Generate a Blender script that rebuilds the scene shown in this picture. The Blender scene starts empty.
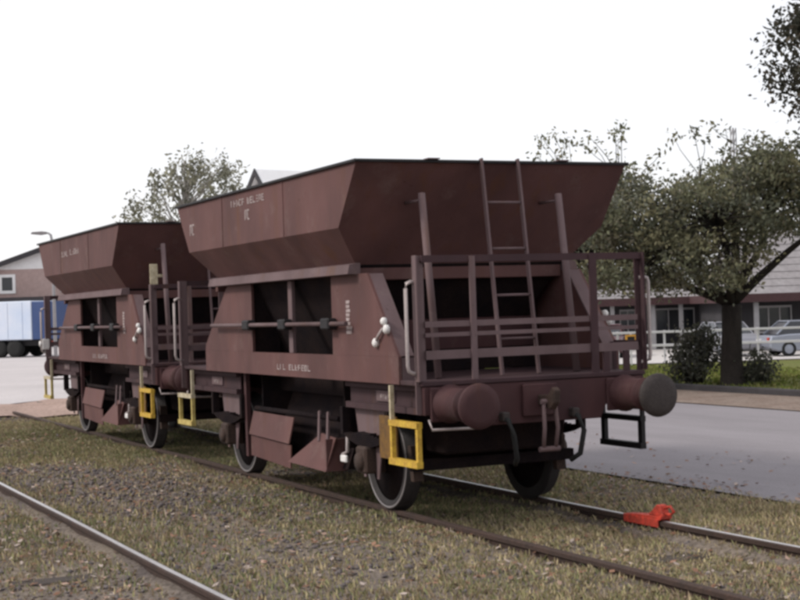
import bpy, bmesh, math, random
import numpy as np
from mathutils import Vector, Matrix
random.seed(7); RNG = np.random.default_rng(7)
scene = bpy.context.scene
COL = scene.collection

# ------------------------------------------------------------------ camera, sky, sun, exposure
YAW, PITCH, ROLL = 0.4364146, 0.0072355, -0.0321286
CAM = Vector((12.7319, -6.5585, 1.8485))
FW = Vector((-math.cos(YAW)*math.cos(PITCH), math.sin(YAW)*math.cos(PITCH), math.sin(PITCH)))
r0 = FW.cross(Vector((0, 0, 1))).normalized(); u0 = r0.cross(FW)
RT = r0*math.cos(ROLL) + u0*math.sin(ROLL); UP = -r0*math.sin(ROLL) + u0*math.cos(ROLL)
cd = bpy.data.cameras.new('camera'); cam = bpy.data.objects.new('camera', cd); COL.objects.link(cam)
cd.sensor_width = 36; cd.lens = 36*1490.55/800; cd.clip_start = .1; cd.clip_end = 6000
cam.matrix_world = Matrix(((RT.x, UP.x, -FW.x, CAM.x), (RT.y, UP.y, -FW.y, CAM.y), (RT.z, UP.z, -FW.z, CAM.z), (0, 0, 0, 1)))
scene.camera = cam

SUN_FROM = Vector((-0.20, -0.76, 0.68)).normalized()          # towards the sun
sun_el = math.asin(SUN_FROM.z); sun_az = math.atan2(SUN_FROM.x, SUN_FROM.y)
world = bpy.data.worlds.new('World'); scene.world = world; world.use_nodes = True
nt = world.node_tree; nt.nodes.clear()
sky = nt.nodes.new('ShaderNodeTexSky'); sky.sky_type = 'NISHITA'; sky.sun_disc = False
sky.sun_elevation = sun_el; sky.sun_rotation = sun_az; sky.air_density = 1.0; sky.dust_density = 2.0; sky.ozone_density = 1.0
hs = nt.nodes.new('ShaderNodeMix'); hs.data_type = 'RGBA'; hs.inputs[0].default_value = .88     # closed white cloud deck over the blue
hs.inputs[7].default_value = (4.5, 4.45, 4.55, 1)
bg = nt.nodes.new('ShaderNodeBackground'); bg.inputs['Strength'].default_value = 0.15
wo = nt.nodes.new('ShaderNodeOutputWorld')
nt.links.new(sky.outputs[0], hs.inputs[6]); nt.links.new(hs.outputs[2], bg.inputs['Color']); nt.links.new(bg.outputs[0], wo.inputs['Surface'])
sd = bpy.data.lights.new('sun', 'SUN'); sd.energy = 1.5; sd.angle = math.radians(11); sd.color = (1, .95, .88)
so = bpy.data.objects.new('sun', sd); COL.objects.link(so); so.location = (0, -30, 40)
so.rotation_euler = (-SUN_FROM).to_track_quat('-Z', 'Y').to_euler()
vs = scene.view_settings; vs.view_transform = 'Standard'; vs.look = 'None'; vs.gamma = 1; vs.exposure = 0.66
scene.cycles.pixel_filter_type = 'BLACKMAN_HARRIS'; scene.cycles.filter_width = 3.1
scene.cycles.max_bounces = 6

# ------------------------------------------------------------------ materials
def new_mat(name):
    m = bpy.data.materials.new(name); m.use_nodes = True
    n = m.node_tree; b = n.nodes['Principled BSDF']
    return m, n, b
def mat(name, col, rough=.7, metal=0., var=.25, scale=6., bump=.15, col2=None, amt=.5, stretch=(1, 1, 1), spec=.3, fine=60.):
    """base colour with two-scale noise variation plus a second colour (rust, dirt, moss) in patches"""
    m, n, b = new_mat(name); L = n.links
    geo = n.nodes.new('ShaderNodeNewGeometry')
    mp = n.nodes.new('ShaderNodeMapping'); mp.inputs['Scale'].default_value = stretch
    L.new(geo.outputs['Position'], mp.inputs['Vector'])
    n1 = n.nodes.new('ShaderNodeTexNoise'); n1.inputs['Scale'].default_value = scale; n1.inputs['Detail'].default_value = 7; n1.inputs['Roughness'].default_value = .65
    L.new(mp.outputs[0], n1.inputs['Vector'])
    n2 = n.nodes.new('ShaderNodeTexNoise'); n2.inputs['Scale'].default_value = fine; n2.inputs['Detail'].default_value = 4
    L.new(geo.outputs['Position'], n2.inputs['Vector'])
    r1 = n.nodes.new('ShaderNodeValToRGB'); r1.color_ramp.elements[0].position = .5 - amt*.32; r1.color_ramp.elements[1].position = .78 - amt*.2
    c2 = col2 or tuple(c*(1-var) for c in col)
    r1.color_ramp.elements[0].color = (*col, 1); r1.color_ramp.elements[1].color = (*c2, 1)
    L.new(n1.outputs['Fac'], r1.inputs['Fac'])
    mx = n.nodes.new('ShaderNodeMix'); mx.data_type = 'RGBA'; mx.blend_type = 'MULTIPLY'; mx.inputs[0].default_value = 1
    r2 = n.nodes.new('ShaderNodeValToRGB'); r2.color_ramp.elements[0].position = .3; r2.color_ramp.elements[1].position = .7
    lo, hi = 1-var, 1+var*.6
    r2.color_ramp.elements[0].color = (lo, lo, lo, 1); r2.color_ramp.elements[1].color = (hi, hi, hi, 1)
    L.new(n2.outputs['Fac'], r2.inputs['Fac']); L.new(r1.outputs[0], mx.inputs[6]); L.new(r2.outputs[0], mx.inputs[7])
    L.new(mx.outputs[2], b.inputs['Base Color'])
    b.inputs['Roughness'].default_value = rough; b.inputs['Metallic'].default_value = metal
    b.inputs['Specular IOR Level'].default_value = spec
    if bump:
        bp = n.nodes.new('ShaderNodeBump'); bp.inputs['Strength'].default_value = bump; bp.inputs['Distance'].default_value = .01
        L.new(n2.outputs['Fac'], bp.inputs['Height']); L.new(bp.outputs[0], b.inputs['Normal'])
    return m
M = {}
def paint(name, col, col2, rust, dust, rough=.72):
    m, n, b = new_mat(name); L = n.links
    geo = n.nodes.new('ShaderNodeNewGeometry')
    def noise(scale, det, st=(1, 1, 1), ro=.6):
        mp = n.nodes.new('ShaderNodeMapping'); mp.inputs['Scale'].default_value = st; L.new(geo.outputs['Position'], mp.inputs['Vector'])
        t = n.nodes.new('ShaderNodeTexNoise'); t.inputs['Scale'].default_value = scale; t.inputs['Detail'].default_value = det; t.inputs['Roughness'].default_value = ro
        L.new(mp.outputs[0], t.inputs['Vector']); return t.outputs['Fac']
    def ramp(f, a, b_):
        r = n.nodes.new('ShaderNodeMapRange'); r.inputs['From Min'].default_value = a; r.inputs['From Max'].default_value = b_; r.clamp = True; L.new(f, r.inputs['Value']); return r.outputs[0]
    def mixc(fac, A, B):
        x = n.nodes.new('ShaderNodeMix'); x.data_type = 'RGBA'; L.new(fac, x.inputs[0])
        for v, i in ((A, 6), (B, 7)):
            if isinstance(v, tuple): x.inputs[i].default_value = (*v, 1)
            else: L.new(v, x.inputs[i])
        return x.outputs[2]
    def mul(a, k):
        x = n.nodes.new('ShaderNodeMath'); x.operation = 'MULTIPLY'; L.new(a, x.inputs[0])
        if isinstance(k, float): x.inputs[1].default_value = k
        else: L.new(k, x.inputs[1])
        return x.outputs[0]
    c = mixc(ramp(noise(1.6, 6, (1, 1, .5)), .36, .66), col, col2)
    streak = mul(ramp(noise(7, 5, (1, 1, .07)), .52, .72), ramp(noise(.9, 3), .38, .62))
    c = mixc(mul(streak, .75), c, rust)
    c = mixc(mul(ramp(noise(3.2, 8, (1, 1, 1), .72), .55, .75), .55), c, dust)
    chips = mul(ramp(noise(26, 4), .66, .70), ramp(noise(2.1, 3), .5, .6))
    c = mixc(mul(chips, .8), c, tuple(v*.45 for v in rust))
    L.new(c, b.inputs['Base Color']); b.inputs['Roughness'].default_value = rough; b.inputs['Specular IOR Level'].default_value = .25
    b1 = n.nodes.new('ShaderNodeBump'); b1.inputs['Strength'].default_value = .35; b1.inputs['Distance'].default_value = .05; L.new(noise(1.3, 2), b1.inputs['Height'])
    b2 = n.nodes.new('ShaderNodeBump'); b2.inputs['Strength'].default_value = .2; b2.inputs['Distance'].default_value = .006; L.new(noise(40, 4), b2.inputs['Height']); L.new(b1.outputs[0], b2.inputs['Normal'])
    L.new(b2.outputs[0], b.inputs['Normal']); return m
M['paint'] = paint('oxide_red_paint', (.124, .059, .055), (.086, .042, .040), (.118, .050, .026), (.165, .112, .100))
M['paint_dark'] = paint('dark_oxide_paint', (.060, .032, .036), (.040, .023, .026), (.075, .034, .022), (.085, .058, .056), .8)  # darker oxide; right-hand posts carry their silhouette in this colour
M['paint_red'] = paint('headstock_oxide_paint', (.070, .030, .031), (.045, .021, .023), (.066, .029, .018), (.095, .058, .053), .75)
M['paint_grey'] = paint('lit_oxide_paint', (.150, .102, .106), (.105, .070, .072), (.125, .066, .045), (.20, .15, .145), .75)  # paler oxide; light on stays, trim and flanges put into the colour
M['under'] = mat('shaded_underframe', (.013, .010, .012), .95, col2=(.024, .016, .015), scale=4, var=.3, spec=.06)  # dirty brown taken near black: shade inside and under put into the colour
M['black'] = mat('black_iron', (.018, .016, .018), .6, var=.3)
M['grease'] = mat('greasy_steel', (.056, .045, .043), .7, metal=.1, col2=(.040, .032, .030), scale=9, var=.25)
M['tyre'] = mat('dull_wheel_tyre', (.030, .026, .026), .7, metal=.1, col2=(.022, .018, .018), scale=7, var=.25)
M['rimedge'] = mat('worn_rim_edge', (.22, .20, .20), .5, metal=.3, var=.2)
M['steel'] = mat('worn_steel', (.55, .53, .53), .45, metal=.5, var=.2, scale=3, bump=.05)
M['rust'] = mat('rail_rust', (.060, .036, .028), .85, col2=(.038, .026, .022), scale=8, var=.3)
M['yellow'] = mat('yellow_paint', (.62, .41, .05), .6, col2=(.40, .23, .04), scale=12, var=.25)
M['paleyellow'] = mat('worn_pale_yellow_paint', (.58, .47, .16), .6, col2=(.36, .26, .08), scale=12, var=.22)
M['mustard'] = mat('dirty_yellow_paint', (.20, .10, .02), .65, col2=(.09, .05, .02), scale=14, var=.3)
M['cream'] = mat('cream_paint', (.55, .48, .34), .55, col2=(.34, .28, .18), scale=14, var=.2)
M['white'] = mat('white_paint', (.75, .72, .70), .55, var=.12, scale=12, bump=.04)
M['letter'] = mat('faded_white_lettering', (.46, .40, .39), .8, col2=(.22, .15, .145), scale=18, var=.2, bump=0)
M['handle'] = mat('bare_grab_rail', (.42, .36, .35), .45, metal=.2, var=.15)
M['red'] = mat('signal_red_paint', (.52, .050, .028), .65, col2=(.24, .035, .022), scale=22, var=.3)
M['wood'] = mat('weathered_sleeper', (.075, .060, .052), .9, col2=(.045, .036, .032), scale=5, stretch=(6, 1, 1), var=.35)
M['soil'] = mat('trackside_soil', (.205, .168, .132), .95, col2=(.120, .101, .096), scale=.75, var=.5, bump=.6, fine=24, spec=.1)
M['road'] = mat('asphalt', (.275, .255, .270), .88, col2=(.215, .198, .210), scale=.5, stretch=(.35, 1.4, 1), amt=.7, var=.16, bump=.2, fine=45, spec=.15)
M['yard'] = mat('pale_yard_paving', (.50, .465, .465), .9, col2=(.42, .39, .39), scale=.2, var=.12, bump=.1, fine=20, spec=.1)
M['dirt'] = mat('bare_pink_dirt', (.38, .275, .235), .95, col2=(.28, .20, .165), scale=.9, var=.3, bump=.4, fine=14, spec=.1)
M['path'] = mat('reddish_gravel_path', (.255, .205, .175), .95, col2=(.185, .135, .110), scale=1.5, var=.3, bump=.4, fine=18, spec=.1)
M['pave'] = mat('bright_concrete', (.55, .52, .50), .85, col2=(.46, .43, .42), scale=.3, var=.1, bump=.1, fine=10, spec=.1)
M['lawn'] = mat('lawn_soil', (.115, .135, .040), .95, col2=(.16, .15, .06), scale=.5, var=.3, bump=.4, fine=12, spec=.05)
M['kerb'] = mat('dark_kerb_stone', (.060, .054, .058), .9, var=.3, scale=3)
M['bark'] = mat('dark_bark', (.045, .038, .034), .95, col2=(.028, .024, .022), scale=7, stretch=(1, 1, .3), var=.4, bump=.6, spec=.1)
M['birchbark'] = mat('birch_bark', (.45, .43, .40), .85, col2=(.06, .05, .05), scale=5, stretch=(1, 1, 4), amt=.2, var=.2)
M['wallpink'] = mat('pinkish_render', (.42, .315, .295), .9, col2=(.37, .27, .25), scale=.4, var=.1, fine=4)
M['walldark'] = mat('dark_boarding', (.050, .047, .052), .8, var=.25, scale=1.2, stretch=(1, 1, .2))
M['wallwhite'] = mat('white_render', (.78, .77, .77), .85, var=.06, scale=.6, fine=3)
M['roofgrey'] = mat('grey_roofing', (.27, .255, .26), .85, col2=(.22, .20, .205), scale=.7, var=.15, fine=5)
M['roofwhite'] = mat('white_sheet_roofing', (.80, .79, .80), .6, var=.05, scale=.4, fine=3)
M['fascia'] = mat('maroon_fascia', (.070, .034, .036), .7, var=.2)
M['column'] = mat('pale_column', (.36, .35, .36), .7, var=.12)
M['railing'] = mat('pale_railing', (.55, .54, .55), .5, var=.1, bump=0)
M['glass'] = mat('dark_glass', (.025, .028, .034), .12, var=.1, bump=0, spec=.6)
M['lorryblue'] = mat('blue_tarpaulin', (.035, .065, .17), .55, col2=(.05, .08, .19), scale=.8, var=.15)
M['lorrylight'] = mat('pale_blue_panel', (.52, .60, .74), .5, col2=(.70, .72, .78), scale=.35, var=.08)
M['silver'] = mat('silver_car_paint', (.30, .32, .38), .3, metal=.4, var=.05, bump=0, spec=.5)
M['silvergrey'] = mat('pale_grey_car_paint', (.24, .24, .27), .35, metal=.2, var=.05, bump=0, spec=.5)
M['carwhite'] = mat('white_car_paint', (.74, .74, .78), .3, var=.04, bump=0, spec=.5)
M['carmaroon'] = mat('maroon_car_paint', (.09, .03, .035), .3, var=.08, bump=0, spec=.5)
M['rubber'] = mat('rubber', (.02, .02, .02), .85, var=.2)
M['orange'] = mat('orange_sign_paint', (.60, .30, .05), .5, var=.1, bump=0)
M['stone'] = mat('gravel_stone', (.160, .139, .136), .9, col2=(.112, .095, .094), scale=3, var=.4, spec=.15)

def attr_mat(name, rough=.8, transl=.25):
    """leaf / blade material: colour of each leaf comes from the mesh's own 'tint' attribute"""
    m, n, b = new_mat(name); L = n.links
    at = n.nodes.new('ShaderNodeAttribute'); at.attribute_name = 'tint'
    L.new(at.outputs['Color'], b.inputs['Base Color']); b.inputs['Roughness'].default_value = rough; b.inputs['Specular IOR Level'].default_value = .12
    tr = n.nodes.new('ShaderNodeBsdfTranslucent'); L.new(at.outputs['Color'], tr.inputs['Color'])
    mx = n.nodes.new('ShaderNodeMixShader'); mx.inputs[0].default_value = transl
    L.new(b.outputs[0], mx.inputs[1]); L.new(tr.outputs[0], mx.inputs[2])
    L.new(mx.outputs[0], n.nodes['Material Output'].inputs['Surface'])
    return m
M['leaf'] = attr_mat('leaf', .75, .38); M['blade'] = attr_mat('grass_blade', .9, .15)

# ------------------------------------------------------------------ mesh helpers
class MB:
    def __init__(s): s.b = bmesh.new()
    def poly(s, pts, depth_vec):
        """closed prism: polygon pts (3d) extruded by depth_vec"""
        d = Vector(depth_vec); a = [s.b.verts.new(Vector(p)) for p in pts]; c = [s.b.verts.new(Vector(p)+d) for p in pts]
        n = len(pts); s.b.faces.new(a); s.b.faces.new(c[::-1])
        for i in range(n): s.b.faces.new((a[i], c[i], c[(i+1) % n], a[(i+1) % n]))
        return s
    def box(s, x0, x1, y0, y1, z0, z1, bev=0.):
        t = bmesh.new()
        v = [t.verts.new((x, y, z)) for x in (x0, x1) for y in (y0, y1) for z in (z0, z1)]
        for f in ((0, 1, 3, 2), (4, 6, 7, 5), (0, 4, 5, 1), (2, 3, 7, 6), (0, 2, 6, 4), (1, 5, 7, 3)): t.faces.new([v[i] for i in f])
        if bev:
            bmesh.ops.bevel(t, geom=list(t.edges), offset=bev, segments=1, affect='EDGES')
        s.merge(t); return s
    def merge(s, t, mtx=None):
        me = bpy.data.meshes.new('t'); t.to_mesh(me); t.free()
        if mtx: me.transform(mtx)
        s.b.from_mesh(me); bpy.data.meshes.remove(me)
    def tube(s, pts, r, n=8, caps=True):
        pts = [Vector(p) for p in pts]; rings = []
        rr = r if isinstance(r, (list, tuple)) else [r]*len(pts)
        ref = None
        for i, p in enumerate(pts):
            d = (pts[min(i+1, len(pts)-1)] - pts[max(i-1, 0)]).normalized()
            if ref is None or abs(ref.dot(d)) > .95: ref = Vector((0, 0, 1)) if abs(d.z) < .9 else Vector((0, 1, 0))
            a = d.cross(ref).normalized(); c = d.cross(a)
            rings.append([s.b.verts.new(p + (a*math.cos(2*math.pi*k/n) + c*math.sin(2*math.pi*k/n))*rr[i]) for k in range(n)])
        for A, B in zip(rings, rings[1:]):
            for k in range(n):
                f = s.b.faces.new((A[k], A[(k+1) % n], B[(k+1) % n], B[k])); f.smooth = True
        if caps: s.b.faces.new(rings[0]); s.b.faces.new(rings[-1])
        return s
    def bar(s, p, q, w, h, up=(0, 0, 1)):
        p, q = Vector(p), Vector(q); d = (q-p).normalized(); u = Vector(up)
        a = d.cross(u).normalized(); c = a.cross(d)
        return s.poly([p+a*w/2+c*h/2, p-a*w/2+c*h/2, p-a*w/2-c*h/2, p+a*w/2-c*h/2], q-p)
    def lathe(s, o, axis, prof, n=28, smooth=True):
        """prof = [(along, radius)...] about axis through o; closed at ends where radius is 0"""
        o, ax = Vector(o), Vector(axis).normalized(); ref = Vector((0, 0, 1)) if abs(ax.z) < .9 else Vector((1, 0, 0))
        a = ax.cross(ref).normalized(); c = ax.cross(a); rings = []
        for t, r in prof:
            if r < 1e-6: rings.append([s.b.verts.new(o+ax*t)])
            else: rings.append([s.b.verts.new(o+ax*t+(a*math.cos(2*math.pi*k/n)+c*math.sin(2*math.pi*k/n))*r) for k in range(n)])
        for A, B in zip(rings, rings[1:]):
            for k in range(n):
                k2 = (k+1) % n
                if len(A) == 1 and len(B) == 1: continue
                if len(A) == 1: f = s.b.faces.new((A[0], B[k2], B[k]))
                elif len(B) == 1: f = s.b.faces.new((A[k], A[k2], B[0]))
                else: f = s.b.faces.new((A[k], A[k2], B[k2], B[k]))
                f.smooth = smooth
        return s
    def build(s, name, m, parent=None, label=None, loc=None, bev=0.):
        bmesh.ops.recalc_face_normals(s.b, faces=list(s.b.faces))
        if bev:
            es = [e for e in s.b.edges if len(e.link_faces) == 2 and e.calc_face_angle(0) > .6]
            bmesh.ops.bevel(s.b, geom=es, offset=bev, segments=1, affect='EDGES')
        me = bpy.data.meshes.new(name); s.b.to_mesh(me); s.b.free()
        for mm in (m if isinstance(m, (list, tuple)) else [m]): me.materials.append(mm)
        o = bpy.data.objects.new(name, me); COL.objects.link(o)
        if parent: o.parent = parent
        if label: o['label'] = label
        if loc is not None: o.location = loc
        return o
def tag(o, label=None, cat=None, group=None, kind=None):
    if label: o['label'] = label
    if cat: o['category'] = cat
    if group: o['group'] = group
    if kind: o['kind'] = kind
    return o
def empty(name, loc, label, cat, group=None, rz=0):
    o = bpy.data.objects.new(name, None); COL.objects.link(o); o.location = loc; o.rotation_euler = (0, 0, rz); o.empty_display_size = .2
    return tag(o, label, cat, group)
def kids(o): return [c for c in COL.objects if c.parent == o]
def copy_tree(o, parent=None):
    c = o.copy(); COL.objects.link(c)
    if parent: c.parent = parent
    for ch in kids(o): copy_tree(ch, c)
    return c
def np_mesh(name, V, F, m, tint=None, k=4):
    """fast mesh from numpy: V (n,3), F (f,k), tint per face"""
    me = bpy.data.meshes.new(name); nf = len(F)
    me.vertices.add(len(V)); me.vertices.foreach_set('co', V.astype(np.float32).ravel())
    me.loops.add(nf*k); me.loops.foreach_set('vertex_index', F.astype(np.int32).ravel())
    me.polygons.add(nf); me.polygons.foreach_set('loop_start', np.arange(0, nf*k, k, dtype=np.int32))
    me.update(calc_edges=True); me.validate()
    if tint is not None:
        at = me.attributes.new('tint', 'FLOAT_COLOR', 'FACE')
        at.data.foreach_set('color', np.c_[tint, np.ones(len(tint))].astype(np.float32).ravel())
    me.materials.append(m)
    o = bpy.data.objects.new(name, me); COL.objects.link(o); return o

# ------------------------------------------------------------------ ground
def sst(a, b, v):
    t = np.clip((np.asarray(v, float)-a)/(b-a), 0, 1); return t*t*(3-2*t)
def gz(x, y):
    """terrain height: ballast level under the tracks, a slight rise to the road, a gentle fall to the far car park"""
    bed = -.075 - .06*((1-sst(.62, .70, np.abs(y))) + (1-sst(-3.56, -3.50, y))*(sst(-8, -6.5, y)))
    base = bed + .025*sst(1.6, 2.3, y) + .0*x
    return base - .55*sst(14.5, 26, y)*sst(-66, -48, x)
def bumps(x, y):
    return .018*np.sin(x*2.3+y*1.7)*np.sin(y*3.1-x*.7) + .012*np.sin(x*6.1+1)*np.sin(y*5.3+x)
def sheet(name, xs, ys, m, off=0., bump=False):
    X, Y = np.meshgrid(xs, ys, indexing='ij'); Z = gz(X, Y) + off
    if bump: Z = Z + bumps(X, Y)*(1-sst(1.5, 2.2, Y))*(1-sst(8, 14, X))
    n, k = X.shape; idx = np.arange(n*k).reshape(n, k)
    F = np.stack([idx[:-1, :-1], idx[1:, :-1], idx[1:, 1:], idx[:-1, 1:]], -1).reshape(-1, 4)
    o = np_mesh(name, np.stack([X, Y, Z], -1).reshape(-1, 3), F, m); o['kind'] = 'structure'; return o
def steps(*segs):
    out = []
    for a, b, s in segs: out.extend(np.arange(a, b, s).tolist())
    out.append(segs[-1][1]); return np.array(out)
gx = steps((-2500, -200, 230), (-200, -40, 4), (-40, -22, 1), (-22, 8, .15), (8, 30, 2), (30, 1200, 117))
gy = steps((-1200, -40, 116), (-40, -8, 4), (-8, 2.6, .15), (2.6, 40, 1.0), (40, 120, 8), (120, 2500, 238))
sheet('ground', gx, gy, M['soil'], 0, True)
sheet('road', steps((-23, 60, 1.0)), steps((2.42, 9.75, .6)), M['road'], .025)
sheet('yard', steps((-120, -24, 2.0)), steps((-14, 60, 1.0)), M['yard'], .030)
sheet('dirt', steps((-24, -18.2, .4)), steps((-9, 2.4, .4)), M['dirt'], .05, True)
sheet('path', steps((-24, 60, 1.0)), steps((9.85, 12.2, .5)), M['path'], .028)
sheet('lawn', steps((-62, 40, 1.0)), steps((12.75, 42, .6)), M['lawn'], .075)
dd, aa = np.meshgrid(np.arange(57.5, 92, 1.5), np.arange(-2, 60, 2.0), indexing='ij')
fx, fy = FW.x/math.hypot(FW.x, FW.y), FW.y/math.hypot(FW.x, FW.y)
CX = CAM.x + fx*dd + fy*aa; CY = CAM.y + fy*dd - fx*aa; idx_ = np.arange(dd.size).reshape(dd.shape)
np_mesh('car_park', np.stack([CX, CY, gz(CX, CY)+.11], -1).reshape(-1, 3), np.stack([idx_[:-1, :-1], idx_[:-1, 1:], idx_[1:, 1:], idx_[1:, :-1]], -1).reshape(-1, 4), M['pave'])['kind'] = 'structure'
kb = MB(); kb.box(-24, 60, 12.3, 12.55, -.12, .085, .02); tag(kb.build('kerb', M['kerb']), kind='structure')

# ------------------------------------------------------------------ rails
def rail_bm(y, x0, x1, sag=0):
    h = .036
    prof = [(-h, 0-.008), (-h+.014, 0), (h-.014, 0), (h, -.006), (h-.002, -.040), (.010, -.052), (.010, -.120), (.062, -.138), (.062, -.148), (-.062, -.148), (-.062, -.138), (-.010, -.120), (-.010, -.052), (-h+.002, -.040)]
    m = MB(); N = 24
    rings = []
    for i in range(N+1):
        x = x0+(x1-x0)*i/N; dy = .006*math.sin(i*1.3); dz = .004*math.sin(i*.9+2)
        rings.append([m.b.verts.new((x, y+p+dy, z+dz)) for p, z in prof])
    n = len(prof)
    for A, B in zip(rings, rings[1:]):
        for k in range(n):
            f = m.b.faces.new((A[k], A[(k+1) % n], B[(k+1) % n], B[k])); f.material_index = 1 if k == 1 else 0
    m.b.faces.new(rings[0]); m.b.faces.new(rings[-1])
    return m
def track(yc, x0, x1, label, mats):
    t = empty('railway_track', ((x0+x1)/2, yc, -.12), label, 'railway track')
    for s, mm in zip((-1, 1), mats):
        o = rail_bm(yc+s*.7525, x0, x1).build('rail', mm, t); o.location = (-(x0+x1)/2, -yc, .12)
    src = None; x = x0+.3
    while x < x1-.2:
        if src is None:
            b = MB(); b.box(-.12, .12, -1.2, 1.2, -.14, 0, .012); src = b.build('sleeper', M['wood'], t); o = src
        else:
            o = src.copy(); COL.objects.link(o)
        o.location = (x-(x0+x1)/2, random.uniform(-.04, .04), -.022+random.uniform(-.008, .006)); o.rotation_euler.z = random.uniform(-.02, .02)
        x += .64
    return t
track(0, -19, 9, 'overgrown track carrying the two hopper wagons, with a dull rusty near rail', ((M['rust'], M['rust']), (M['rust'], M['steel'])))
track(-4.26, -19, 9, 'empty track nearest the camera with a bright worn rail', ((M['rust'], M['steel']), (M['rust'], M['steel'])))

# ------------------------------------------------------------------ the hopper wagon
XM = -4.03                                             # mirror: x -> XM - x (centre at half of it)
def mx(x, e): return x if e > 0 else XM - x
def strokes(x0, x1, z0, z1, y, groups, seed):
    """worn illegible painted lettering: thin slabs proud of the plate"""
    rn = random.Random(seed); m = MB(); tot = sum(groups)+len(groups)-1; w = (x1-x0)/tot; x = x0
    ya, yb = (y-.004, y) if y < 0 else (y, y+.004)
    ob = m.box
    def wbox(*a):
        if rn.random() > .22: ob(*a)
    for g in groups:
        for _ in range(g):
            a, b = x+w*.1, x+w*.85; t = (z1-z0)*.16
            kind = rn.randrange(4)
            wbox(a, a+(b-a)*.3, ya, yb, z0, z1)
            if kind != 1: wbox(a+(b-a)*.32, b, ya, yb, z1-t, z1)
            if kind != 2: wbox(a+(b-a)*.32, b, ya, yb, z0, z0+t)
            if kind in (0, 2): wbox(b-(b-a)*.28, b, ya, yb, z0+t*1.1, z1-t*1.1)
            if kind == 3: wbox(a+(b-a)*.32, b, ya, yb, (z0+z1)/2-t/2, (z0+z1)/2+t/2)
            x += w
        x += w
    if not len(m.b.verts): m.box(x0, x0+w*.3, ya, yb, z0, z1)
    return m
def shell(rings, thick, m, name, parent, close_bottom=False, label=None):
    b = MB()
    R = [[b.b.verts.new(p) for p in r] for r in rings]
    for A, B in zip(R, R[1:]):
        n = len(A)
        for k in range(n): b.b.faces.new((A[k], A[(k+1) % n], B[(k+1) % n], B[k]))
    if close_bottom: b.b.faces.new(R[-1])
    bmesh.ops.recalc_face_normals(b.b, faces=list(b.b.faces))
    c = [v.co.copy() for v in b.b.verts]; ctr = sum(c, Vector())/len(c)
    f = b.b.faces[0]
    if f.normal.dot(f.calc_center_median()-ctr) < 0: bmesh.ops.reverse_faces(b.b, faces=list(b.b.faces))
    bmesh.ops.solidify(b.b, geom=list(b.b.faces), thickness=thick)
    return b.build(name, m, parent, label)
def rect(x0, x1, hy, z): return [(x0, -hy, z), (x1, -hy, z), (x1, hy, z), (x0, hy, z)]

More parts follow.
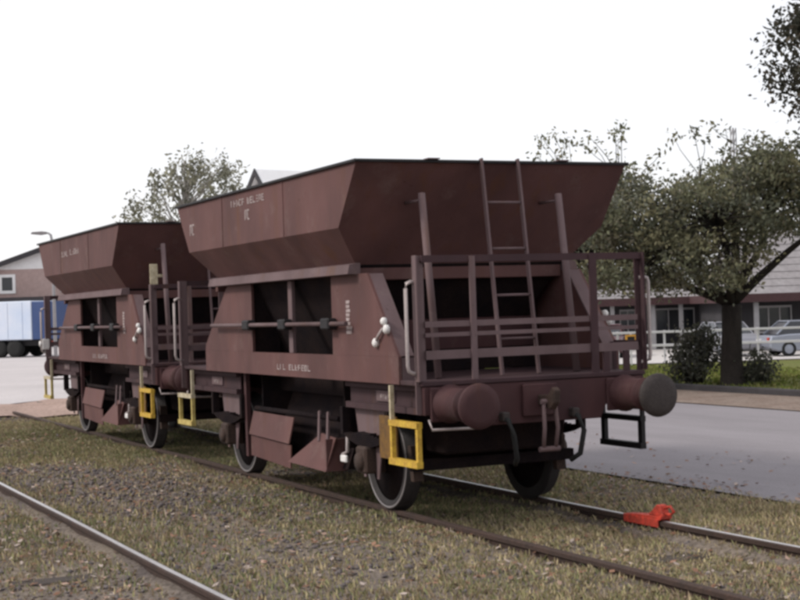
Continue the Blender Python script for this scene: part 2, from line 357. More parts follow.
def make_wagon():
    W = empty('hopper_wagon', (0, 0, 0), 'nearer red brown ballast hopper wagon with an open end platform and ladder', 'hopper wagon', 'ballast hopper wagons coupled on the track')
    P, PD, PG, UD = M['paint'], M['paint_dark'], M['paint_grey'], M['under']
    # --- hopper body
    hop = shell([rect(-4.60, .84, 1.39, 3.17), rect(-4.15, .39, 1.39, 2.61), rect(-3.90, .13, 1.12, 2.285)], .012, P, 'hopper', W)
    rim = MB()
    for s in (-1, 1): rim.box(-4.625, .865, s*1.402-.016, s*1.402+.016, 3.158, 3.185, .004)
    for x in (-4.607, .847): rim.box(x-.018, x+.018, -1.385, 1.385, 3.158, 3.185, .004)
    rim.build('rim', M['black'], hop)
    for y in (-.66, .68): MB().box(.80, .90, y-.06, y+.06, 3.186, 3.197, .003).build('rim_lug', PG, hop)
    for s in (-1, 1):
        strokes(-2.58, -1.52, 3.015, 3.085, s*1.3905, (5, 6), 3).build('lettering', M['letter'], hop)['kind'] = 'stuff'
        strokes(-2.14, -1.98, 2.85, 2.96, s*1.3905, (2,), 5).build('lettering', M['letter'], hop)['kind'] = 'stuff'
        strokes(-4.26+.16, -4.26+.34, 2.80, 2.93, s*1.3905, (2,), 6).build('lettering', M['letter'], hop)['kind'] = 'stuff'
        for x in (-2.9, -1.0):                          # welded plate seams
            MB().box(x-.012, x+.012, s*1.39-.006, s*1.39+.006, 2.62, 3.15).build('weld_seam', P, hop)
    fun = shell([rect(-3.89, .12, 1.10, 2.28), rect(-2.95, -.83, .56, 1.06)], .012, UD, 'hopper_funnel', W, True)
    # --- side frames
    for s in (-1, 1):
        yo = s*1.13; d = (0, -s*.03, 0)
        m = MB()
        m.poly([(-3.58, yo, 2.20), (-2.76, yo, 2.20), (-2.76, yo, 1.45), (-4.46, yo, 1.45), (-4.44, yo, 1.52)], d)
        m.poly([(-.46, yo, 2.20), (.40, yo, 2.20), (1.02, yo, 1.45), (-.46, yo, 1.45)], d)
        m.poly([(-4.46, yo, 1.449), (1.02, yo, 1.449), (1.02, yo, 1.21), (-4.46, yo, 1.21)], d)
        sf = m.build('side_frame', P, W)
        tb = MB(); tb.poly([(-3.98, s*1.10, 2.195), (-3.98, s*1.23, 2.20), (-3.98, s*1.21, 2.285), (-3.98, s*1.13, 2.30), (-3.98, s*1.10, 2.30)], (4.17, 0, 0)); tb.build('trim_beam', PG, sf)
        MB().box(-1.66, -1.55, s*1.10-.02, s*1.10+.02, 1.452, 2.19, .004).build('window_post', PG, sf)
        fl = MB()
        for e in (1, -1):
            a, b2 = ((.40, 2.19), (1.01, 1.45)) if e > 0 else ((-3.58, 2.19), (-4.45, 1.50))
            fl.bar((a[0], s*1.04, a[1]), (b2[0], s*1.04, b2[1]), .13, .018, up=(e, 0, 1)); fl.build('edge_flange', PG, sf); fl = MB()
        fl.box(1.003, 1.022, *sorted((s*1.095, s*.97)), 1.21, 1.44); fl.build('edge_flange', PG, sf)
        for x in (-2.80, -.42): MB().box(x-.012, x+.012, *sorted((s*1.097, s*.80)), 1.23, 2.18).build('window_web', UD, sf)
        rd = MB().tube([(-3.98, s*1.20, 1.745), (.05, s*1.20, 1.745)], .022, 8).build('control_rod', PG, W)
        for x in (-2.72, -1.6, -.42): MB().box(x-.10, x+.10, *sorted((s*1.135, s*1.235)), 1.69, 1.80, .015).build('rod_clamp', M['black'], rd)
        strokes(-2.01, -1.05, 1.275, 1.335, s*1.1305, (3, 7), 8).build('lettering', M['letter'], sf)['kind'] = 'stuff'
        dt = MB(); rn = random.Random(4)
        for k in range(8):
            z = 1.93-k*.04; w = rn.uniform(.05, .085); dt.box(-.10, -.10+w*1.5, *sorted((yo+s*.0005, yo+s*.0045)), z, z+.030)
        dt.build('data_panel', M['letter'], sf)['kind'] = 'stuff'
        # white valve levers on the frame edge
        for x, z, r in ((.78, 1.76, .035), (.83, 1.69, .042), (.59, 1.57, .042)):
            MB().lathe((x, s*1.131, z), (0, s, 0), [(0, 0), (0, r), (.03, r), (.045, r*.5), (.045, 0)], 12).build('valve_knob', M['white'], sf)
        lv = MB().tube([(.76, s*1.15, 1.70), (.66, s*1.16, 1.62), (.60, s*1.15, 1.58)], .014, 6); lv.build('valve_lever', M['handle'], sf)
        # solebar pieces
        for e in (1, -1):
            xa, xb = sorted((mx(1.35, e), mx(-.40, e)))
            sb = MB(); sb.box(xa, xb, *sorted((s*.97, s*1.04)), 1.15, 1.205); sb.box(xa, xb, *sorted((s*.97, s*.985)), 1.005, 1.15); sb.box(xa, xb, *sorted((s*.97, s*1.04)), .95, 1.005)
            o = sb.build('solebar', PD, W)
            xc = mx(.43, e)
            MB().box(xc-.2, xc+.2, *sorted((s*.986, s*1.00)), 1.03, 1.13, .003).build('name_plate', PG, o)
            strokes(xc-.10, xc+.10, 1.055, 1.095, s*1.0005, (4,), 9).build('lettering', M['letter'], o)['kind'] = 'stuff'
        inner = MB().box(-5.38, 1.35, *sorted((s*.60, s*.70)), 1.0, 1.19).build('underframe_beam', UD, W)
    for e in (1, -1):
        x = mx(-.34, e); MB().box(x-.01, x+.01, -1.02, 1.02, 1.25, 2.17).build('bulkhead', UD, W)
        MB().box(*sorted((mx(.02, e), mx(.10, e))), -1.09, 1.09, 2.14, 2.275, .006).build('end_beam', P, W)
        MB().box(*sorted((mx(-.325, e), mx(-.27, e))), -.98, .98, 1.46, 1.76, .006).build('end_panel', M['paint_red'], W)
    # --- chutes under the hopper, one pair a side
    ch = MB()
    for s in (-1, 1):
        ch.poly([(-2.95, s*.10, 1.05), (-2.95, s*.58, 1.05), (-2.95, s*.86, .30), (-2.95, s*.30, .30)], (2.12, 0, 0))
    ch.build('discharge_chute', UD, W)
    for x in (-3.08, -.72): MB().box(x-.01, x+.01, -.92, .92, .52, 1.195).build('gap_block_plate', UD, W)  # added dark plates blocking the light that showed beneath the hopper
    for s in (-1, 1):
        f = MB()
        def plate(pts, t=.014):
            f.poly(pts, (0, -s*t, 0))
        plate([(-3.26, s*.97, .77), (-1.99, s*.97, .76), (-2.02, s*1.025, .485), (-3.28, s*1.025, .515)])
        plate([(-3.28, s*1.00, .50), (-2.02, s*1.00, .47), (-2.09, s*.985, .22), (-3.33, s*.985, .27)])
        o = f.build('chute_flap', P, W)
        f = MB(); plate([(-1.27, s*.95, .64), (-.90, s*.95, .61), (-.97, s*1.04, .28), (-2.03, s*1.04, .30)])
        f.box(-.99, -.96, *sorted((s*.80, s*1.03)), .28, .60); o = f.build('chute_flap', P, W)
        MB().bar((-3.46, s*.97, 1.2), (-3.44, s*.97, .25), .05, .07, up=(1, 0, 0)).build('chute_strut', M['paint_red'], W)
        MB().tube([(-3.3, s*.92, .80), (-.85, s*.92, .80)], .028, 8).build('chute_shaft', UD, W)
        for x in (-1.35, -1.12): MB().bar((x, s*.93, .86), (x+.06, s*.97, .56), .05, .02, up=(0, 1, 0)).build('chute_lever', PG, W)
        lv = MB().tube([(-.62, s*.93, .80), (-.60, s*.95, .50), (-.66, s*.98, .47)], .02, 6).build('brake_lever', M['handle'], W)
        MB().box(-.68, -.54, *sorted((s*.97, s*1.0)), .40, .47, .01).build('lever_grip', M['white'], lv)
    # --- wheels, axle boxes, springs
    for e in (1, -1):
        xa = mx(0, e)
        ax = MB().lathe((xa, -1.02, .46), (0, 1, 0), [(0, 0), (0, .065), (2.04, .065), (2.04, 0)], 14).build('wheelset', UD, W)
        for s in (-1, 1):
            dsk = MB().lathe((xa, s*.68, .46), (0, s, 0), [(0, .06), (0, .12), (.025, .14), (.03, .388), (.098, .388), (.10, .14), (.15, .12), (.15, .06)], 36)
            wh = dsk.build('wheel', UD, ax)
            MB().lathe((xa, s*.68, .46), (0, s, 0), [(0, .38), (0, .485), (.015, .492), (.032, .478), (.04, .465), (.135, .458), (.138, .44), (.138, .395), (.11, .385), (.11, .38)], 44).build('tyre', M['tyre'], ax)
            MB().lathe((xa, s*.68, .46), (0, s, 0), [(.137, .432), (.141, .434), (.141, .452), (.136, .457), (.136, .432)], 44).build('rim_edge', M['rimedge'], ax)
            wi = MB(); y0, y1 = sorted((s*.955, s*.97))
            wi.poly([(xa-.34, y0, .95), (xa+.34, y0, .95), (xa+.17, y0, .30), (xa+.12, y0, .30), (xa+.12, y0, .62), (xa-.12, y0, .62), (xa-.12, y0, .30), (xa-.17, y0, .30)], (0, y1-y0, 0))
            wi.build('axle_guard', PG, W)
            ab = MB(); ab.box(xa-.115, xa+.115, *sorted((s*.86, s*1.08)), .35, .60, .02); ab.lathe((xa, s*1.08, .46), (0, s, 0), [(0, .085), (.03, .08), (.035, 0)], 14); ab.build('axle_box', M['rust'], W)
            sp = MB()
            for k in range(6):
                hl = .52-.075*k; z = .60+.022*k
                pts = [(xa+hl*t, s*1.0, z+.10*t*t*(hl/.52)**2) for t in np.linspace(-1, 1, 7)]
                for p, q in zip(pts, pts[1:]): sp.bar(p, q, .07, .018)
            sp.build('leaf_spring', UD, W)
            for dx in (-.52, .52): MB().box(xa+dx-.03, xa+dx+.03, *sorted((s*.96, s*1.04)), .68, .949).build('spring_hanger', UD, W)
            for dx in (-.53, .53):
                MB().poly([(xa+dx-.05*np.sign(dx)-.035, s*.70, .62), (xa+dx-.05*np.sign(dx)+.035, s*.70, .62), (xa+dx+.035, s*.70, .30), (xa+dx-.035, s*.70, .30)], (0, s*.10, 0)).build('brake_shoe', M['rust'], W)
        for dx in (-.60, .60): MB().box(xa+dx-.04, xa+dx+.04, -.84, .84, .40, .50).build('brake_beam', UD, W)
    MB().lathe((-2.0, -.02, .72), (1, 0, 0), [(1.1, 0), (1.1, .13), (1.15, .15), (1.75, .15), (1.8, .13), (1.8, 0)], 18).build('air_reservoir', UD, W)
    MB().box(.35, .85, -.62, .60, .55, .90, .02).build('brake_rigging', UD, W)
    # --- both ends
    for e in (1, -1):
        hx0, hx1 = mx(1.36, e), mx(1.45, e); dv = (hx1-hx0, 0, 0)
        hs_ = MB(); hs_.poly([(hx0, -1.10, 1.20), (hx0, 1.10, 1.20), (hx0, 1.10, .96), (hx0, .70, .96), (hx0, .64, .84), (hx0, -.64, .84), (hx0, -.70, .96), (hx0, -1.10, .96)], dv)
        hst = hs_.build('headstock', M['paint_red'], W, bev=.006)
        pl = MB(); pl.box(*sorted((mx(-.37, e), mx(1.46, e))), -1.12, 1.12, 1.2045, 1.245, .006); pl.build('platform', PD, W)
        # buffers
        for s in (-1, 1):
            bf = MB(); bf.box(*sorted((mx(1.452, e), mx(1.48, e))), s*.875-.18, s*.875+.18, .90, 1.19, .01)
            bf.lathe((mx(1.48, e), s*.875, 1.05), (e, 0, 0), [(0, .165), (.02, .165), (.05, .14), (.30, .135), (.31, .145), (.34, .145), (.345, .10), (.50, .09)], 24)
            bu = bf.build('buffer', M['paint_red'], W)
            MB().lathe((mx(1.97, e), s*.875, 1.05), (e, 0, 0), [(-.02, 0), (-.02, .09), (.01, .185), (.03, .19), (.05, .185), (.062, .12), (.066, 0)], 30).build('buffer_head', M['grease'] if s > 0 else M['paint_red'], bu)
            # shunter's hand rail under the buffer
            if s < 0:
                x = mx(1.50, e)
                MB().tube([(mx(1.45, e), s*1.06, .92), (x, s*1.06, .84), (x, s*.60, .83), (mx(1.45, e), s*.58, .90)], .013, 7).build('shunter_rail', M['handle'], hst)
        # draw gear
        dg = MB(); dg.box(*sorted((mx(1.452, e), mx(1.50, e))), -.17, .17, .90, 1.18, .01); dgo = dg.build('drawgear', M['paint_red'], W)
        hk = MB(); hk.poly([(mx(x, e), -.03, z) for x, z in ((1.48, 1.08), (1.66, 1.09), (1.74, 1.16), (1.79, 1.13), (1.77, 1.02), (1.70, .96), (1.60, .98), (1.48, 1.00))], (0, .06, 0)); hk.build('hook', M['rust'], dgo, bev=.008)
        cp = MB()
        for yy in (-.055, .055): cp.tube([(mx(1.64, e), yy, 1.02), (mx(1.66, e), yy*1.2, .80), (mx(1.62, e), yy*1.1, .62)], .018, 7)
        cp.tube([(mx(1.62, e), -.10, .62), (mx(1.62, e), .10, .62)], .024, 8); cp.tube([(mx(1.64, e), -.08, 1.03), (mx(1.64, e), .08, 1.03)], .022, 8)
        cp.build('coupling_link', PG, dgo)
        for yy, nm in ((-.36, 1), (.34, 1)):
            MB().tube([(mx(1.44, e), yy, .90), (mx(1.56, e), yy, .88), (mx(1.64, e), yy, .76), (mx(1.62, e), yy*.9, .56), (mx(1.52, e), yy*.8, .50)], .024, 8).build('brake_hose', M['rubber'], hst)
            MB().box(*sorted((mx(1.44, e), mx(1.53, e))), yy-.035, yy+.035, .87, .95, .01).build('hose_cock', M['grease'], hst)
        # railing
        rg = MB(); X = mx(1.42, e)
        rg.bar((X, -1.08, 2.28), (X, 1.14, 2.28), .035, .06)
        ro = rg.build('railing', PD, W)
        for z, h in ((1.725, .05), (1.635, .035), (1.465, .075)):
            MB().bar((X, -1.06, z), (X, 1.075, z), .02, h).build('rail', PG, ro)
        for y, w in ((-1.10, .10), (1.11, .065)):
            p = MB(); p.box(*sorted((X-.035, X-.02)) if e > 0 else sorted((X+.02, X+.035)), y-w/2, y+w/2, .97 if y < 0 else 1.246, 2.31)
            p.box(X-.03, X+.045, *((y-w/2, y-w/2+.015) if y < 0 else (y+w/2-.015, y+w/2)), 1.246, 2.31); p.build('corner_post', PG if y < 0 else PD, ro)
        for y, w in ((-.605, .027), (.605, .037)): MB().box(X+.012, X+.03, y-w, y+w, 1.246, 2.30).build('post', PG if y < 0 else PD, ro)  # right-hand posts in darker paint: silhouette put into the colour
        for y in (.735, .95): MB().box(X-.02, X+.008, y-.03, y+.03, 1.246, 1.425).build('post', PD, ro)
        for s in (-1, 1):
            if s > 0:
                MB().box(mx(1.0, e)-.03, mx(1.0, e)+.03, s*1.08-.02, s*1.08+.02, 1.246, 1.50).build('post', PD, ro)
                MB().bar((mx(1.0, e), s*1.10, 1.49), (mx(1.40, e), s*1.10, 1.49), .02, .05).build('rail', PD, ro)
            x = mx(1.40, e); y = s*1.22
            MB().tube([(x, s*1.12, 2.08), (x, s*1.17, 2.09), (x, y-s*.01, 2.075), (x, y, 2.03), (x, y, 1.38), (x, y-s*.01, 1.335), (x, s*1.17, 1.315), (x, s*1.12, 1.32)], .017, 8).build('grab_rail', M['handle'], W)
        # steps below the platform corners
        for s in (-1, 1):
            mm = (M['yellow'] if e > 0 else M['paleyellow']) if s < 0 else M['black']  # far-side steps black: their backlit silhouette put into the colour
            xa, xb = sorted((mx(.90, e), mx(1.46, e))) if s < 0 else sorted((mx(.66, e), mx(1.34, e)))
            y = s*1.16; st = MB(); t = .040 if s < 0 else .062; zt = .90 if s < 0 else .815
            st.box(xa, xa+t, y-.02, y+.02, .56, zt); st.box(xb-t, xb, y-.02, y+.02, .56, zt)
            st.box(xa-.003, xb+.003, y-.035, y+.024, .52, .575)
            so_ = st.build('step', mm, W)
            for xh in ((xa if e > 0 else xb-.03,) if s < 0 else (xa, xb-.03)): MB().box(xh, xh+.03, y-.018, y+.018, zt+.0055, 1.203).build('step_hanger', M['cream'] if s < 0 else M['black'], so_)
            MB().box(xa-.002, xb+.002, y-.03, y+.026, zt-.045, zt+.005).build('step_bar', M['cream'] if s < 0 and e < 0 else mm, so_)
            if s < 0 and e > 0:
                xc, xd = sorted((mx(.50, e), mx(.86, e)))
                MB().box(xc, xd, -1.10, -1.085, .54, .92).build('step_bracket', M['mustard'], so_)
    # --- ladder and stays at the front end
    lad = None
    lean = .138
    def lx(z, x0=.865): return x0+(3.17-z)*lean
    ld = MB(); ld.bar((lx(1.25), -.17, 1.25), (lx(3.20), -.17, 3.20), .045, .02, up=(0, 1, 0)); lad = ld.build('ladder', PG, W)
    MB().bar((lx(1.25), .205, 1.25), (lx(3.20), .205, 3.20), .045, .02, up=(0, 1, 0)).build('stile', PG, lad)
    for z in (2.80, 2.38, 1.96, 1.57): MB().tube([(lx(z), -.17, z), (lx(z), .205, z)], .013, 6).build('rung', PG, lad)
    for y in (-.80, .60):
        s_ = MB(); s_.tube([(lx(2.88), y, 2.88), (lx(1.25), y, 1.25)], .034, 8); s_.tube([(lx(2.82), y, 2.82), (.57, y, 2.82)], .015, 6)
        s_.build('stay', PG, W)
    return W
w1 = make_wagon()
w2 = copy_tree(w1); w2.location.x = -8.2154
w2['label'] = 'farther hopper wagon at the left with a pale plate on its end platform'
h2 = [c for c in kids(w2) if c.name.startswith('hopper.') or c.name == 'hopper'][0]
for c in kids(h2):                                        # the far wagon carries its own markings
    if c.name.startswith('lettering'): bpy.data.objects.remove(c)
for s_ in (-1, 1):
    strokes(-2.80, -2.35, 2.87, 2.955, s_*1.3905, (3,), 21).build('lettering', M['letter'], h2)['kind'] = 'stuff'
    strokes(-2.22, -1.55, 2.88, 2.965, s_*1.3905, (5,), 22).build('lettering', M['letter'], h2)['kind'] = 'stuff'
pm = MB(); pm.box(.905, .925, -1.00, -.89, 2.30, 2.60, .004); pm.box(.91, .925, -.89, -.82, 2.42, 2.46)
pm.build('signal_plate', M['cream'], w2)
tl = MB(); tl.box(-5.52, -5.40, -1.22, -1.08, 1.36, 1.56, .02); tl.lathe((-5.46, -1.22, 1.47), (0, -1, 0), [(0, .05), (.03, .05), (.035, 0)], 14); tl.build('tail_lamp', M['white'], w2)

# --- red drag shoe on the far rail
hs0 = empty('drag_shoe', (2.0, .7525, 0), 'bright red iron drag shoe lying on the far rail in front of the wagons', 'rail chock')
MB().poly([(-.34, -.055, .003), (.20, -.055, .003), (.24, -.055, .02), (.24, -.055, .045), (-.12, -.055, .028), (-.34, -.055, .010)], (0, .11, 0)).build('sole_plate', M['red'], hs0, bev=.003)
b_ = MB(); b_.poly([(.02, -.04, .04), (.09, -.04, .085), (.15, -.04, .135), (.20, -.04, .13), (.24, -.04, .04)], (0, .08, 0)); b_.build('stop_block', M['red'], hs0, bev=.006)
for s in (-1, 1): MB().box(-.32, .20, s*.058-.006, s*.058+.006, -.055, .012, .003).build('side_cheek', M['red'], hs0)
MB().tube([(.22, .0, .06), (.30, .0, .06), (.35, 0, .09), (.30, 0, .13), (.22, 0, .11)], .013, 7).build('carrying_handle', M['red'], hs0)

# ------------------------------------------------------------------ foliage helpers
def leaves(name, centres, per, spread, size, tints, parent, droop=0., aspect=.5, seed=1, tint_c=None):
    """many leaf quads round each clump centre; every leaf has its own tint"""
    rg = np.random.default_rng(seed); n = len(centres)*per
    C = np.repeat(np.asarray(centres, float), per, 0)
    sp = np.repeat(np.asarray(spread, float) if np.ndim(spread) == 2 else np.tile(spread, (len(centres), 1)), per, 0)
    pos = C + rg.normal(size=(n, 3))*sp
    if droop: pos[:, 2] -= np.abs(rg.normal(size=n))*droop
    d = rg.normal(size=(n, 3)); d[:, 2] -= .35; d /= np.linalg.norm(d, axis=1)[:, None]
    t = rg.normal(size=(n, 3)); a = np.cross(d, t); a /= np.linalg.norm(a, axis=1)[:, None]
    L = (size*rg.uniform(.6, 1.3, n))[:, None]; w = L*aspect*.5
    V = np.stack([pos, pos+d*L*.45+a*w, pos+d*L, pos+d*L*.45-a*w], 1).reshape(-1, 3)
    F = np.arange(n*4).reshape(n, 4)
    tints = np.asarray(tints, float)
    ci = rg.integers(0, len(tints), len(centres)); ti = np.where(rg.random(n) < .65, np.repeat(ci, per), rg.integers(0, len(tints), n))
    T = tints[ti]*rg.uniform(.75, 1.25, (n, 1))
    o = np_mesh(name, V, F, M['leaf'], T); o.parent = parent; o['kind'] = 'stuff'; return o
def limb(m, p, q, r0, r1, rn, sag=.12):
    p, q = Vector(p), Vector(q); L = (q-p).length; mid1 = p.lerp(q, .35)+Vector((rn.uniform(-1, 1), rn.uniform(-1, 1), rn.uniform(.2, 1)))*L*sag
    mid2 = p.lerp(q, .7)+Vector((rn.uniform(-1, 1), rn.uniform(-1, 1), rn.uniform(0, 1)))*L*sag*.8
    m.tube([p, mid1, mid2, q], [r0, r0*.75+r1*.25, r0*.35+r1*.65, r1], 7); return mid1, mid2
RH = Vector((RT.x, RT.y, 0)).normalized(); FH = Vector((FW.x, FW.y, 0)).normalized()

# ------------------------------------------------------------------ big tree on the lawn (right)
def big_tree():
    base = Vector((-13.3, 13.4, .0)); rn = random.Random(11)
    T = empty('broadleaf_tree', base, 'large dark spreading tree on the lawn at the right, its crown behind the wagon end', 'tree')
    m = MB(); fork = Vector((.05, 0, 1.75)); 
    m.tube([(0, 0, -.2), (.0, 0, .05), (-.01, 0, .6), (.02, .01, 1.2), fork], [.34, .27, .23, .215, .21], 12)
    cl = []
    while len(cl) < 290:
        a = rn.uniform(-4.4, 3.6); z = rn.uniform(1.75, 5.1); d = rn.uniform(-2.3, 2.3)
        top = 4.8 + .3*math.sin(a*1.9+.5) + .12*a - .03*(a-.5)**2 + .25*math.sin(a*5.1); low = 2.16 - .02*a if a < .1 else 2.25+min(1.1, 2.0*(a-.1))
        e = ((a+.3)/4.3)**2*.8 + (d/2.5)**2 + .25*math.sin(a*3.3+d*2.1)
        if e > 1: continue
        top -= .45*e
        if -1.1 < a < 1.0 and z < 3.0 and rn.random() < .45: continue
        if low < z < top: cl.append(RH*a + FH*d + Vector((0, 0, z)))
    mains = []
    for a, z, d, r in ((1.75, 3.25, -.3, .105), (-1.3, 3.0, -.3, .11), (.75, 3.6, -.6, .095), (-.3, 3.4, -.8, .08), (.3, 4.0, .4, .12), (-2.4, 3.0, .5, .09), (.9, 3.4, 1.1, .08), (-.5, 3.4, -1.2, .09), (-.9, 3.2, 1.2, .08)):
        q = RH*a + FH*d + Vector((0, 0, z)); m1, m2 = limb(m, fork, q, r, r*.45, rn, .10); mains += [m1, m2, q]
    for c in cl:
        s_ = min(mains, key=lambda v: (v-c).length); limb(m, s_, c, .028, .006, rn, .10)
    wisps = [RH*rn.uniform(-4.1, 3.2) + FH*rn.uniform(-1.2, 1.2) + Vector((0, 0, rn.uniform(4.5, 5.6))) for _ in range(60)]
    for w_ in wisps:
        s_ = min(cl, key=lambda v: (v-w_).length); limb(m, s_, w_, .011, .004, rn, .08)
    m.build('trunk', M['bark'], T)
    tints = [(.145, .150, .095), (.185, .182, .110), (.130, .138, .100), (.215, .200, .120), (.21, .19, .14), (.165, .168, .130)]
    cr = leaves('crown', cl, 175, (.22, .22, .14), .11, tints, T, aspect=.5, seed=5)
    leaves('twig_leaves', wisps, 16, (.10, .10, .08), .13, tints, T, seed=6)
big_tree()
def shrub(loc, h, w, n, seed, label, tints):
    rn = random.Random(seed); T = empty('shrub', loc, label, 'shrub'); m = MB(); cl = []
    for k in range(n):
        a, rr = rn.uniform(0, 6.28), math.sqrt(rn.random())*w; z = rn.uniform(.15*h, h)*(1-.25*(rr/w)**2)
        c = Vector((math.cos(a)*rr, math.sin(a)*rr, z)); cl.append(c); limb(m, (c.x*.15, c.y*.15, -.05), c, .022, .006, rn, .08)
    m.build('stem', M['bark'], T); leaves('foliage', cl, 90, (.13, .13, .12), .10, tints, T, seed=seed)
dk = [(.075, .078, .056), (.10, .10, .072), (.085, .086, .075), (.125, .118, .090)]
p_ = Vector((-14.3, 13.2, .02)); shrub(p_, 1.28, .48, 34, 3, 'dark leafy shrub on the lawn left of the large tree trunk', dk)
shrub(Vector((-13.2, 13.9, .02)), .78, .34, 16, 4, 'low dark bush on the lawn just right of the large tree trunk', dk)

# tree whose boughs reach in at the top right corner
def side_tree():
    base = Vector((-10.06, 15.46, -.05)); rn = random.Random(21)
    T = empty('broadleaf_tree', base, 'tall tree at the right edge with boughs reaching into the top right corner', 'tree')
    m = MB(); m.tube([(0, 0, -.2), (.05, 0, 1.5), (-.03, .05, 3.2), (.05, 0, 5.2), (0, 0, 7.6)], [.26, .21, .18, .13, .04], 10); cl = []
    for k in range(230):
        while True:
            v = Vector((rn.uniform(-1, 1), rn.uniform(-1, 1), rn.uniform(-1, 1)))
            if v.length < 1: break
        c = RH*(v.x*2.75) + FH*(v.y*2.1) + Vector((0, 0, 6.95+v.z*2.3 + .3*v.x)); cl.append(c)
        limb(m, (0, 0, max(3.5, c.z-1.2)), c, .035, .007, rn, .08)
    m.build('trunk', M['bark'], T)
    leaves('crown', cl, 110, (.22, .22, .17), .14, [(.045, .045, .034), (.066, .062, .046), (.09, .075, .055)], T, seed=8)
side_tree()
# birch far behind the wagons
def birch():
    base = Vector((-30.74, 6.64, 0)); rn = random.Random(31)
    T = empty('birch_tree', base, 'pale thin birch with drooping twigs rising behind the far wagon', 'tree')
    m = MB(); m.tube([(0, 0, -.2), (.05, .03, 2), (-.02, 0, 4), (.05, .02, 5.6), (.0, .03, 6.6)], [.17, .14, .10, .06, .02], 9); cl = []; sp = []
    for k in range(74):
        a = rn.uniform(-1.95, 1.75); d = rn.uniform(-1.3, 1.3); env = 6.75 - .42*(a-.35)**2 if a < .35 else 6.8 - .25*(a-.35)**2
        c = RH*a + FH*d + Vector((0, 0, env - abs(rn.gauss(0, .75)) - .12*abs(d))); cl.append(c); sp.append((.09, .09, .22))
        limb(m, (0, 0, max(3.2, c.z-1.1)), c+Vector((0, 0, .25)), .022, .005, rn, .06)
    for k in range(40):
        a = rn.uniform(-1.9, 1.9); c = RH*a+FH*rn.uniform(-1, 1)+Vector((0, 0, rn.uniform(3.2, 4.9))); cl.append(c); sp.append((.16, .16, .22))
    m.build('trunk', M['birchbark'], T)
    leaves('crown', cl, 44, np.array(sp), .14, [(.25, .245, .17), (.19, .185, .13), (.32, .31, .24), (.16, .16, .12)], T, droop=.12, seed=9)
birch()

# ------------------------------------------------------------------ buildings
def local_mtx(o, yaw_dir): return None
def yawed(name, px_dir, loc, label, cat, group=None):
    return empty(name, loc, label, cat, group, rz=math.atan2(px_dir.y, px_dir.x))
# local frame of a yawed thing: +x = px_dir, +y = 90 deg left of it (away from camera when px_dir = camera right)
gz_far = float(gz(-40, 34))
def low_building(loc, L, depth, eave, ridge, label, hipl, hipr, cols, wins):
    B = yawed('low_building', RH, loc, label, 'building', 'low buildings beyond the lawn')
    MB().box(0, L, 1.6, depth, -.3, eave-.02).build('wall', M['walldark'], B)  # porch shade put into the dark wall colour
    o, yb = .5, depth+.5
    rb = MB(); v = [(-o, -o, eave+.14), (L+o, -o, eave+.14), (L+o, yb, eave+.14), (-o, yb, eave+.14), (hipl, depth/2, ridge), (L-hipr, depth/2, ridge)]
    vv = [rb.b.verts.new(p) for p in v]
    for f in ((0, 1, 5, 4), (1, 2, 5), (2, 3, 4, 5), (3, 0, 4), (3, 2, 1, 0)): rb.b.faces.new([vv[i] for i in f])
    ro = rb.build('roof', M['roofgrey'], B)
    for k in range(1, 9):
        t = k/9.; MB().bar((-o+(hipl+o)*t, -o+(depth/2+o)*t, eave+.15+(ridge-eave-.14)*t), (L+o-(hipr+o)*t, -o+(depth/2+o)*t, eave+.15+(ridge-eave-.14)*t), .05, .02).build('roof_lap', M['roofgrey'], ro)
    fb = MB(); fb.box(-o-.02, L+o+.02, -o-.06, -o-.005, eave-.22, eave+.15); fb.box(-o-.06, -o-.02, -o-.06, yb, eave-.22, eave+.15); fb.box(L+o+.02, L+o+.06, -o-.06, yb, eave-.22, eave+.15); fb.build('fascia', M['fascia'], B)
    MB().box(-o, L+o, -o, yb, eave-.04, eave+.10).build('soffit', M['walldark'], B)
    for x, w in cols: MB().box(x-w/2, x+w/2, -.1-w/2, -.1+w/2, -.3, eave-.05, .01).build('column', M['column'], B)
    for x, w in wins:
        f = MB(); f.box(x, x+w, 1.53, 1.597, .9, 1.0); f.box(x, x+w, 1.53, 1.597, 2.05, 2.15)
        for k in range(4): f.box(x+k*(w-.06)/3, x+k*(w-.06)/3+.06, 1.53, 1.597, 1.0, 2.05)
        fo = f.build('window', M['column'], B); MB().box(x+.06, x+w-.06, 1.57, 1.596, 1.001, 2.049).build('pane', M['glass'], fo)
def at(px, py, d): return CAM + (FW + RT*((px-400)/1490.55) - UP*((py-300)/1490.55))*d
a = at(540, 330, 74); low_building(Vector((a.x, a.y, gz_far)), 8.6, 6.5, 2.55, 3.9, 'long low building with grey hipped roof and pale columns, left of the tree trunk', .2, 2.2, [(x, .2) for x in (1.2, 3.6, 5.62, 7.0)], [(1.5, 1.8), (4.2, 1.2), (6.0, 2.0)])
a = at(736, 330, 66); low_building(Vector((a.x, a.y, gz_far)), 11., 8, 2.55, 5.6, 'low building with a tall grey roof, right of the tree trunk at the picture edge', .9, 3.0, [(x, .2) for x in (.9, 3.3, 6.0, 8.5)], [(1.3, 1.6), (3.8, 1.8), (7, 2)])
# guard railing on the lawn edge
a = at(566, 340, 58); G = yawed('guard_railing', RH, Vector((a.x, a.y, gz_far)), 'pale two bar guard railing running along the car park', 'railing')
z0 = gz_far
for z, h in ((1.30, .09), (.78, .10)):
    MB().box(0, 13.2, -.03, .03, z-h/2, z+h/2, .01).build('bar', M['railing'], G)
src = None
for k in range(8):
    o = MB().box(-.04, .04, .032, .09, -.2, 1.36).build('post', M['railing'], G) if src is None else src.copy()
    if src is not None: COL.objects.link(o)
    src = src or o; o.location.x = .2 + k*1.82
